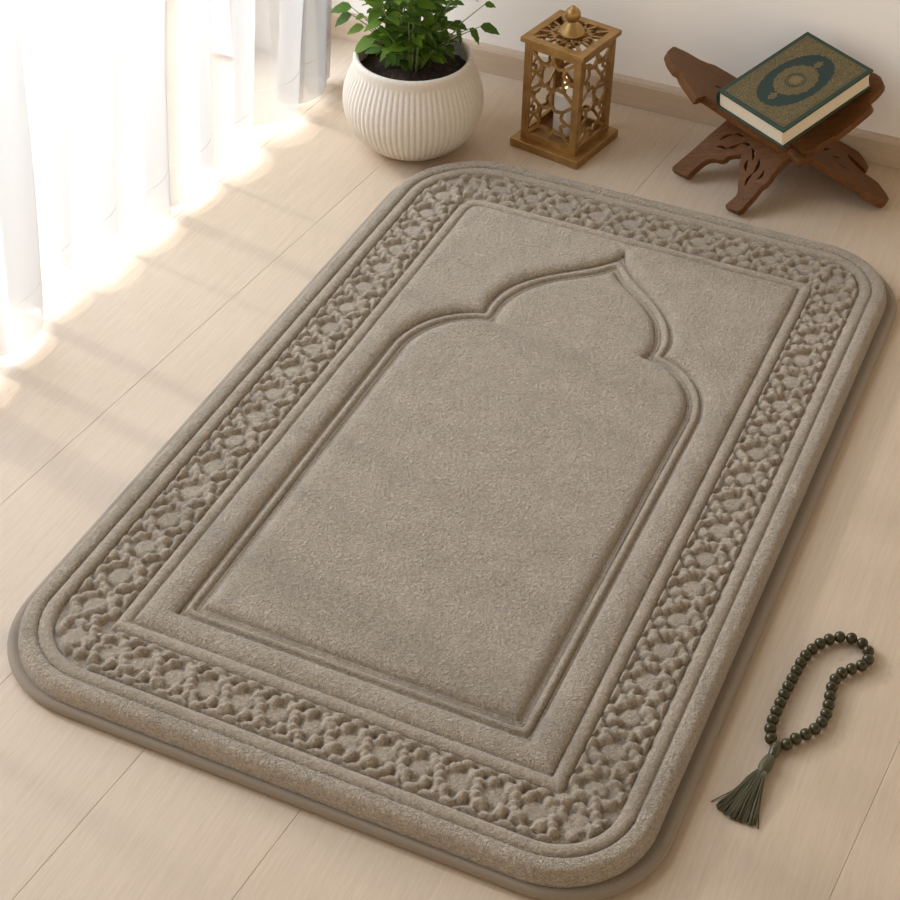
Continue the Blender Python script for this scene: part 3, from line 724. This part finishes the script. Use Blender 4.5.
# page block, fore edge hollowed a little
vv, ff = [], []; K = 8
for e in (-BL / 2 + 0.003, BL / 2 - 0.003):
    row = [(-BW / 2 + 0.0030 + 0.0022 * math.sin(math.pi * k / K), CT + (BT - 2 * CT) * k / K) for k in range(K + 1)]
    row += [(BW / 2 - 0.001, BT - CT), (BW / 2 - 0.001, CT)]
    vv += [(e, y, z) for y, z in row]
n1 = K + 3
ff = [(i, (i + 1) % n1, n1 + (i + 1) % n1, n1 + i) for i in range(n1)] + [tuple(reversed(range(n1))), tuple(range(n1, 2 * n1))]
mesh_obj('page_block', vv, ff, M_page, bk)
def flat(name, loops, z, th, m): return shape2d(name, loops, th, 0.00008, m, bk, Matrix.Translation((0, 0, z)), 0)
def rect(a, b): return [(-a, -b), (a, -b), (a, b), (-a, b)]
flat('gold_rule', [rect(0.0800, 0.0548), rect(0.0788, 0.0536)], BT + 0.0001, 0.0004, M_goldp)
oval = []
for k in range(240):
    a = 2 * math.pi * k / 240; sc_ = 1 + 0.022 * abs(math.sin(a * 14))
    ca, sa = math.cos(a), math.sin(a)
    ex = 0.0625 * abs(ca) ** 1.0 * (1 if ca > 0 else -1); ey = 0.0375 * abs(sa) ** 0.92 * (1 if sa > 0 else -1)
    oval.append((ex * sc_, ey * sc_))
flat('gold_frame', [rect(0.0780, 0.0528), oval], BT + 0.0001, 0.0004, M_gold)
flat('oval_field', [[(x * .998, y * .998) for x, y in oval]], BT, 0.0002, M_field)
md = []
for k in range(256):
    a = 2 * math.pi * k / 256; s_ = 1 + 0.055 * abs(math.sin(a * 8)) + 0.02 * math.cos(a * 32)
    md.append((0.0335 * math.cos(a) * s_, 0.0258 * math.sin(a) * s_))
flat('medallion', [md], BT + 0.0002, 0.0004, M_gold2)
def ring(r0, r1, n=64): return [[(r * 1.12 * math.cos(2 * math.pi * k / n), r * math.sin(2 * math.pi * k / n)) for k in range(n)] for r in (r0, r1)]
flat('rosette_ring', ring(0.0136, 0.0126), BT + 0.0005, 0.0004, M_field); flat('rosette_ring', ring(0.0110, 0.0103), BT + 0.0005, 0.0004, M_field)
pet = []
for k in range(128):
    a = 2 * math.pi * k / 128; r = 0.0075 * (1 + 0.22 * math.cos(a * 8)); pet.append((r * 1.1 * math.cos(a), r * math.sin(a)))
flat('rosette', [pet], BT + 0.0005, 0.0004, M_goldp)
for s in (-1, 1):
    pd = [(0.0340, -0.0016), (0.0385, -0.0022), (0.0410, -0.0062), (0.0450, -0.0040), (0.0490, -0.0058), (0.0500, -0.0024), (0.0545, 0), (0.0500, 0.0024), (0.0490, 0.0058), (0.0450, 0.0040), (0.0410, 0.0062), (0.0385, 0.0022), (0.0340, 0.0016)]
    flat('pendant', [[(s * x, y * s) for x, y in pd]], BT + 0.0002, 0.0004, M_gold2)
cl_ = [(0.0765, -0.0515), (0.0765, -0.022), (0.070, -0.027), (0.066, -0.0345), (0.056, -0.036), (0.050, -0.0425), (0.038, -0.0445), (0.030, -0.0515)]
for sx in (-1, 1):
    for sy in (-1, 1):
        lp = [(sx * x, sy * -y) for x, y in cl_]
        inn = [(x + (sx * 0.0722 - x) * 0.05 - 0 * y, y + (sy * 0.047 - y) * 0.05) for x, y in lp]
        flat('corner_ornament', [lp, inn], BT + 0.0003, 0.0003, M_goldp)

# ------------------------------------------------------------------ prayer beads
pb = empty('prayer_beads', (0.66, 0.20, 0.0))
tag(pb, 'olive prayer beads with a tassel lying on the floor right of the rug', 'prayer beads')
pinv = Matrix.Translation((-0.66, -0.20, 0))
path = [(0.6524, 0.1636), (0.6483, 0.176), (0.6475, 0.1888), (0.6477, 0.2019), (0.6483, 0.2149), (0.6488, 0.2284), (0.6501, 0.2412), (0.6509, 0.2539), (0.6522, 0.2673), (0.6533, 0.2792), (0.6555, 0.2886), (0.6591, 0.298), (0.6639, 0.3079), (0.6713, 0.3178), (0.6805, 0.3256), (0.6909, 0.3287), (0.7015, 0.3277), (0.71, 0.3227), (0.7146, 0.3113), (0.7141, 0.3001), (0.7066, 0.2916), (0.6984, 0.2828), (0.6921, 0.2736), (0.6895, 0.2613), (0.6904, 0.2491), (0.6923, 0.2359), (0.694, 0.222), (0.6936, 0.2084), (0.6893, 0.1951), (0.6829, 0.1844), (0.675, 0.1742), (0.6686, 0.1632)]
pts = resample(path, 32)
BR = 0.0062
vv, ff = lathe([(BR * math.cos(t) if abs(t) < 1.5 else 0.0012, BR * math.sin(t) * 0.96) for t in [-1.52 + 3.04 * k / 16 for k in range(17)]], 24)
me = bpy.data.meshes.new('bead'); me.from_pydata(vv, [], ff); me.materials.append(M_bead); me.polygons.foreach_set('use_smooth', [True] * len(me.polygons))
for i, p in enumerate(pts):
    o = link(bpy.data.objects.new('bead', me), pb); o.matrix_parent_inverse = pinv
    a, b = pts[max(0, i - 1)], pts[min(len(pts) - 1, i + 1)]
    o.location = (p[0], p[1], BR + 0.0003)
    o.rotation_euler = Vector((b[0] - a[0], b[1] - a[1], 0)).to_track_quat('Z', 'Y').to_euler()
cord = [(0.6600, 0.1590, BR)] + [(p[0], p[1], BR + .0003) for p in pts] + [(0.6612, 0.1590, BR)]
vv, ff = tube(cord, 0.0009, 6); o = mesh_obj('cord', vv, ff, M_thread, pb, True); o.matrix_parent_inverse = pinv
def along(prof, p0, p1):
    p0, p1 = Vector(p0), Vector(p1); d = (p1 - p0); Ln = d.length; q_ = d.to_track_quat('Z', 'Y')
    vv, ff = lathe([(r, z * Ln) for r, z in prof], 28)
    return [p0 + q_ @ Vector(v) for v in vv], ff
vv, ff = along([(0.0012, 0), (0.0036, 0.03), (0.0050, 0.12), (0.0056, 0.30), (0.0054, 0.55), (0.0046, 0.80), (0.0036, 0.95), (0.0012, 1.0)], (0.6605, 0.1625, 0.0062), (0.6592, 0.1410, 0.0056))
o = mesh_obj('long_bead', vv, ff, M_bead2, pb, True); o.matrix_parent_inverse = pinv
prof = [(0.001, 0), (0.0042, 0.03)]
for k in range(60):
    t = k / 59; prof.append((0.0046 + 0.0018 * math.sin(math.pi * min(1, t * 1.1)) ** .6 + (0.00035 * abs(math.sin(t * 30)) if t < .85 else 0), 0.05 + 0.9 * t))
prof += [(0.004, 1.0), (0.001, 1.0)]
vv, ff = along(prof, (0.6589, 0.1415, 0.0066), (0.6556, 0.1185, 0.0062))
o = mesh_obj('tassel_knot', vv, ff, M_thread, pb, True); o.matrix_parent_inverse = pinv
vv, ff = [], []; rt = random.Random(9)
end = [(0.6265, 0.0660), (0.6320, 0.0615), (0.6390, 0.0588), (0.6470, 0.0575), (0.6550, 0.0574), (0.6630, 0.0580), (0.6680, 0.0595)]
for k in range(230):
    t = rt.random(); f = t * 6; i = min(5, int(f)); ex = end[i][0] + (end[i + 1][0] - end[i][0]) * (f - i); ey = end[i][1] + (end[i + 1][1] - end[i][1]) * (f - i)
    lay = rt.random(); s = rt.uniform(0.86, 1.0)
    p0 = Vector((0.6556 + (t - .5) * 0.0085, 0.1195, 0.0030 + 0.0070 * lay)); p1 = Vector((0.6556 + (ex - 0.6556) * s, 0.1195 + (ey - 0.1195) * s, 0.0009 + 0.0042 * lay * rt.random()))
    m1 = p0.lerp(p1, .30); m2 = p0.lerp(p1, .68); arch = math.sin(math.pi * t) * (1 if lay > .3 else .4)
    m1.z = max(.001, p0.z + 0.0012 * arch); m2.z = max(.0009, p1.z + 0.0028 * arch * lay + .0008)
    m2.x += rt.uniform(-.0012, .0012); m1.x += rt.uniform(-.0004, .0004)
    tube([p0, p0.lerp(m1, .5), m1, m1.lerp(m2, .5), m2, m2.lerp(p1, .5), p1], 0.00062, 5, vv, ff)
for e_ in [(0.6215, 0.0702), (0.6711, 0.0590)]:
    tube([(0.6556, 0.119, 0.004), ((0.6556 + e_[0]) / 2, (0.119 + e_[1]) / 2 - .001, 0.0022), (e_[0], e_[1], 0.0009)], 0.00055, 5, vv, ff)
o = mesh_obj('tassel', vv, ff, M_thread, pb, True); o.matrix_parent_inverse = pinv
